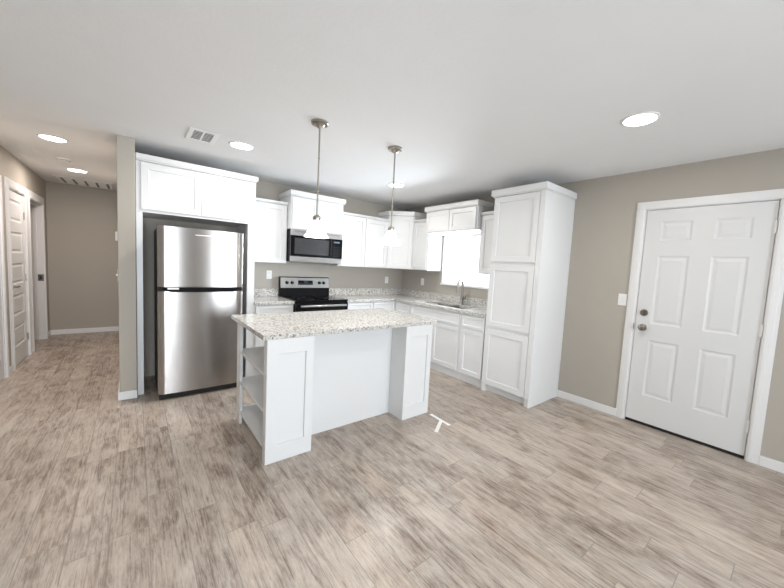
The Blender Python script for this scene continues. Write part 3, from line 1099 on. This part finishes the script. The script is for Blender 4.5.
for z in (0.11, 0.31):
    box(bm, 0.555, -0.030, z - 0.006, 0.565, -0.0045, z + 0.006)
link('handle', bm, BLACK, mw, smooth=True)


# ============================================================ lamps
def pendant(x, y, label):
    t = thing('pendant_lamp', label, 'pendant lamp', (x, y, H), 0, 'pendant lamps over the island')
    bm = bmesh.new()
    lathe(bm, [(0, -0.001), (0.064, -0.001), (0.066, -0.006), (0.066, -0.014), (0.061, -0.019), (0.040, -0.020), (0.036, -0.026), (0.028, -0.036), (0.014, -0.043), (0.010, -0.048), (0, -0.048)], 36)
    link('canopy', bm, NICKEL, t, smooth=True)
    bm = bmesh.new()
    lathe(bm, [(0, -0.0485), (0.0068, -0.0485), (0.0068, -0.2585), (0.009, -0.26), (0.009, -0.27), (0.0068, -0.2715), (0.0068, -0.690), (0, -0.690)], 14)
    link('stem', bm, NICKEL, t, smooth=True)
    bm = bmesh.new()
    lathe(bm, [(0, -0.6905), (0.012, -0.692), (0.030, -0.704), (0.033, -0.716), (0.030, -0.736), (0, -0.736)], 28)
    link('socket_cap', bm, NICKEL, t, smooth=True)
    bm = bmesh.new()
    out = [(0.028, -0.7365), (0.040, -0.750), (0.052, -0.775), (0.062, -0.805), (0.074, -0.835), (0.092, -0.862)]
    inn = [(r - 0.004, z) for r, z in out[::-1]]
    lathe(bm, out + inn + [(0.028, -0.7365)], 40)
    sh = link('lamp_shade', bm, SHADE, t, smooth=True)
    sh['label'] = 'bell-shaped frosted glass shade, lit'
    bm = bmesh.new()
    lathe(bm, [(0, -0.740), (0.014, -0.742), (0.016, -0.762), (0.028, -0.785), (0.030, -0.802), (0.020, -0.822), (0, -0.828)], 24)
    link('bulb', bm, LED, t, smooth=True)
    d = bpy.data.lights.new('bulb_light', 'POINT')
    d.energy = 4
    d.color = LAMP
    d.shadow_soft_size = 0.05
    o = bpy.data.objects.new('bulb_light', d)
    C.objects.link(o)
    o.parent = t
    o.location = (0, 0, -0.90)
    return t


pendant(1.096, 2.422, 'lit bell pendant lamp over the left half of the island')
pendant(1.822, 2.426, 'lit bell pendant lamp over the right half of the island')


def downlight(x, y, power, label, r=0.092, color=LAMP):
    t = thing('recessed_light', label, 'ceiling light', (x, y, H), 0, 'recessed ceiling lights')
    bm = bmesh.new()
    lathe(bm, [(r, -0.001), (r + 0.016, -0.001), (r + 0.014, -0.005), (r, -0.009), (r, -0.001)], 40)
    link('trim_ring', bm, PLAST, t, smooth=True)
    bm = bmesh.new()
    lathe(bm, [(0, -0.0015), (r - 0.001, -0.0015), (r - 0.001, -0.006), (0, -0.0075)], 40)
    link('lens', bm, LED, t)
    area('lamp_light', (0, 0, -0.012), (0, 0, 0), 2 * r, 2 * r, power, color, 'DISK', t)
    return t


DL = 10.5
downlight(2.602, 0.791, DL, 'round recessed light nearest the entry door')
downlight(0.785, 3.447, DL, 'round recessed light beside the ceiling air vent above refrigerator')
downlight(2.645, 3.466, DL, 'round recessed light above the sink side, behind the right pendant')
downlight(-0.604, 4.673, DL * 1.15, 'round recessed hall light nearest the kitchen', color=(1.0, 0.88, 0.80))
downlight(-0.590, 6.25, DL * 1.15, 'round recessed hall light beside the return air grille', color=(1.0, 0.88, 0.80))
downlight(0.10, -0.6, DL, 'round recessed light behind the camera')

# smoke detector
sd = thing('smoke_detector', 'white round smoke detector on the hall ceiling', 'smoke detector', (-0.645, 5.62, H))
bm = bmesh.new()
lathe(bm, [(0, -0.001), (0.062, -0.001), (0.064, -0.010), (0.060, -0.018), (0.056, -0.020)], 36)
lathe(bm, [(0.0561, -0.0201), (0.050, -0.032), (0.030, -0.036), (0, -0.037)], 36)
link('housing', bm, PLAST, sd, smooth=True)
bm = bmesh.new()
lathe(bm, [(0.0585, -0.0195), (0.059, -0.0215), (0.057, -0.0225), (0.0565, -0.0205)], 36)
link('vent_band', bm, SLOT, sd)

# supply vent above the refrigerator
sv = thing('ceiling_vent', 'white ceiling supply register above the refrigerator', 'vent', (0.468, 3.462, H))
vw, vl = 0.22, 0.32
boxes('frame', [(-vw / 2, -vl / 2, -0.008, -vw / 2 + 0.036, vl / 2, -0.001), (vw / 2 - 0.036, -vl / 2, -0.008, vw / 2, vl / 2, -0.001),
                (-vw / 2 + 0.036, -vl / 2, -0.008, vw / 2 - 0.036, -vl / 2 + 0.036, -0.001), (-vw / 2 + 0.036, vl / 2 - 0.036, -0.008, vw / 2 - 0.036, vl / 2, -0.001)],
      PLAST, sv, bevel=0.002)
boxes('backing', [(-vw / 2 + 0.036, -vl / 2 + 0.036, -0.0025, vw / 2 - 0.036, vl / 2 - 0.036, -0.001)], SLOT, sv)
bm = bmesh.new()
for i in range(6):
    y = -vl / 2 + 0.070 + i * (vl - 0.140) / 5
    box(bm, -vw / 2 + 0.0365, y - 0.0035, -0.0045, vw / 2 - 0.0365, y + 0.0035, -0.0027)
box(bm, -0.007, -vl / 2 + 0.0365, -0.0065, 0.007, vl / 2 - 0.0365, -0.0046)
link('louvres', bm, PLAST, sv)

# return air grille at the hall end
rv = thing('return_air_grille', 'wide white return air grille on the ceiling at the hall end', 'vent', (-0.585, 7.25, H))
gx, gy = 0.66, 0.62
boxes('frame', [(-gx / 2, -gy / 2, -0.010, -gx / 2 + 0.03, gy / 2, -0.001), (gx / 2 - 0.03, -gy / 2, -0.010, gx / 2, gy / 2, -0.001),
                (-gx / 2 + 0.03, -gy / 2, -0.010, gx / 2 - 0.03, -gy / 2 + 0.03, -0.001), (-gx / 2 + 0.03, gy / 2 - 0.03, -0.010, gx / 2 - 0.03, gy / 2, -0.001)], PLAST, rv, bevel=0.002)
boxes('backing', [(-gx / 2 + 0.03, -gy / 2 + 0.03, -0.0025, gx / 2 - 0.03, gy / 2 - 0.03, -0.001)], PLAST, rv)
bm = bmesh.new()
for i in range(5):
    x = -gx / 2 + 0.075 + i * (gx - 0.15) / 4
    box(bm, x - 0.014, -gy / 2 + 0.10, -0.0105, x + 0.014, gy / 2 - 0.06, -0.0086)
link('slots', bm, SLATG, rv)
bm = bmesh.new()
for i in range(24):
    y = -gy / 2 + 0.05 + i * (gy - 0.10) / 23
    box(bm, -gx / 2 + 0.031, y - 0.007, -0.0085, gx / 2 - 0.031, y + 0.004, -0.0050)
link('louvres', bm, PLAST, rv)


# ============================================================ outlets, switches
def outlet(loc, rz, label, group='duplex outlets above the worktop'):
    t = thing('wall_outlet', label, 'outlet', loc, rz, group)
    boxes('cover_plate', [(-0.036, -0.006, -0.058, 0.036, -0.001, 0.058)], PLAST, t, bevel=0.003)
    for z in (-0.026, 0.026):
        bm = bmesh.new()
        lathe(bm, [(0, 0), (0.017, 0), (0.017, 0.002), (0, 0.002)], 20, fr(0, z, -0.0061))
        r_ = link('receptacle', bm, PLAST, t)
        boxes('slots', [(-0.008, -0.0088, z - 0.004, -0.006, -0.0082, z + 0.006), (0.006, -0.0088, z - 0.004, 0.008, -0.0082, z + 0.006)], SLOT, r_)
    return t


outlet((1.449, YB, 1.215), 0, 'white outlet left of the range on the back wall')
outlet((3.488, YB, 1.175), 0, 'white outlet on back wall near the kitchen corner')
outlet((XR, 4.154, 1.185), R90, 'white outlet on right wall left of the sink window')
ls = thing('light_switch', 'white rocker light switch on greige wall beside entry door', 'light switch', (XR, 1.157, 1.208), R90)
boxes('cover_plate', [(-0.038, -0.006, -0.060, 0.038, -0.001, 0.060)], PLAST, ls, bevel=0.003)
boxes('rocker', [(-0.017, -0.0095, -0.033, 0.017, -0.0062, 0.033)], TRIM, ls, bevel=0.002)
# on the hall face of the partition
th_ = thing('thermostat', 'small white thermostat on hall side of the partition wall', 'thermostat', (PX0, 4.30, 1.572), -pi / 2)
boxes('housing', [(-0.055, -0.024, -0.045, 0.055, -0.001, 0.045)], PLAST, th_, bevel=0.005)
boxes('screen', [(-0.030, -0.0252, -0.012, 0.030, -0.0242, 0.028)], DGREY, th_)
hs = thing('light_switch', 'white toggle switch low on the hall side of partition', 'light switch', (PX0, 4.16, 1.195), -pi / 2)
boxes('cover_plate', [(-0.036, -0.006, -0.058, 0.036, -0.001, 0.058)], PLAST, hs, bevel=0.003)
boxes('toggle', [(-0.006, -0.020, -0.004, 0.006, -0.0062, 0.014)], PLAST, hs, bevel=0.002)

# white T-shaped mark on the floor by the island
bm = bmesh.new()
A_ = Vector((2.235, 2.185, 0))
B_ = Vector((2.225, 1.925, 0))
S_ = Vector((2.03, 1.905, 0))
M_ = Vector((2.228, 2.035, 0))


def strip(bm, p, q, w, z0, z1):
    d = (q - p).normalized()
    n_ = Vector((-d.y, d.x, 0)) * w / 2
    prism(bm, [(p + n_)[:2], (q + n_)[:2], (q - n_)[:2], (p - n_)[:2]], z0, z1)


strip(bm, A_, B_, 0.030, 0.0008, 0.0030)
strip(bm, S_, M_, 0.032, 0.0009, 0.0032)
tag(link('floor_mark', bm, TMARK), 'white T-shaped strip lying on floor at the island corner', 'tape')
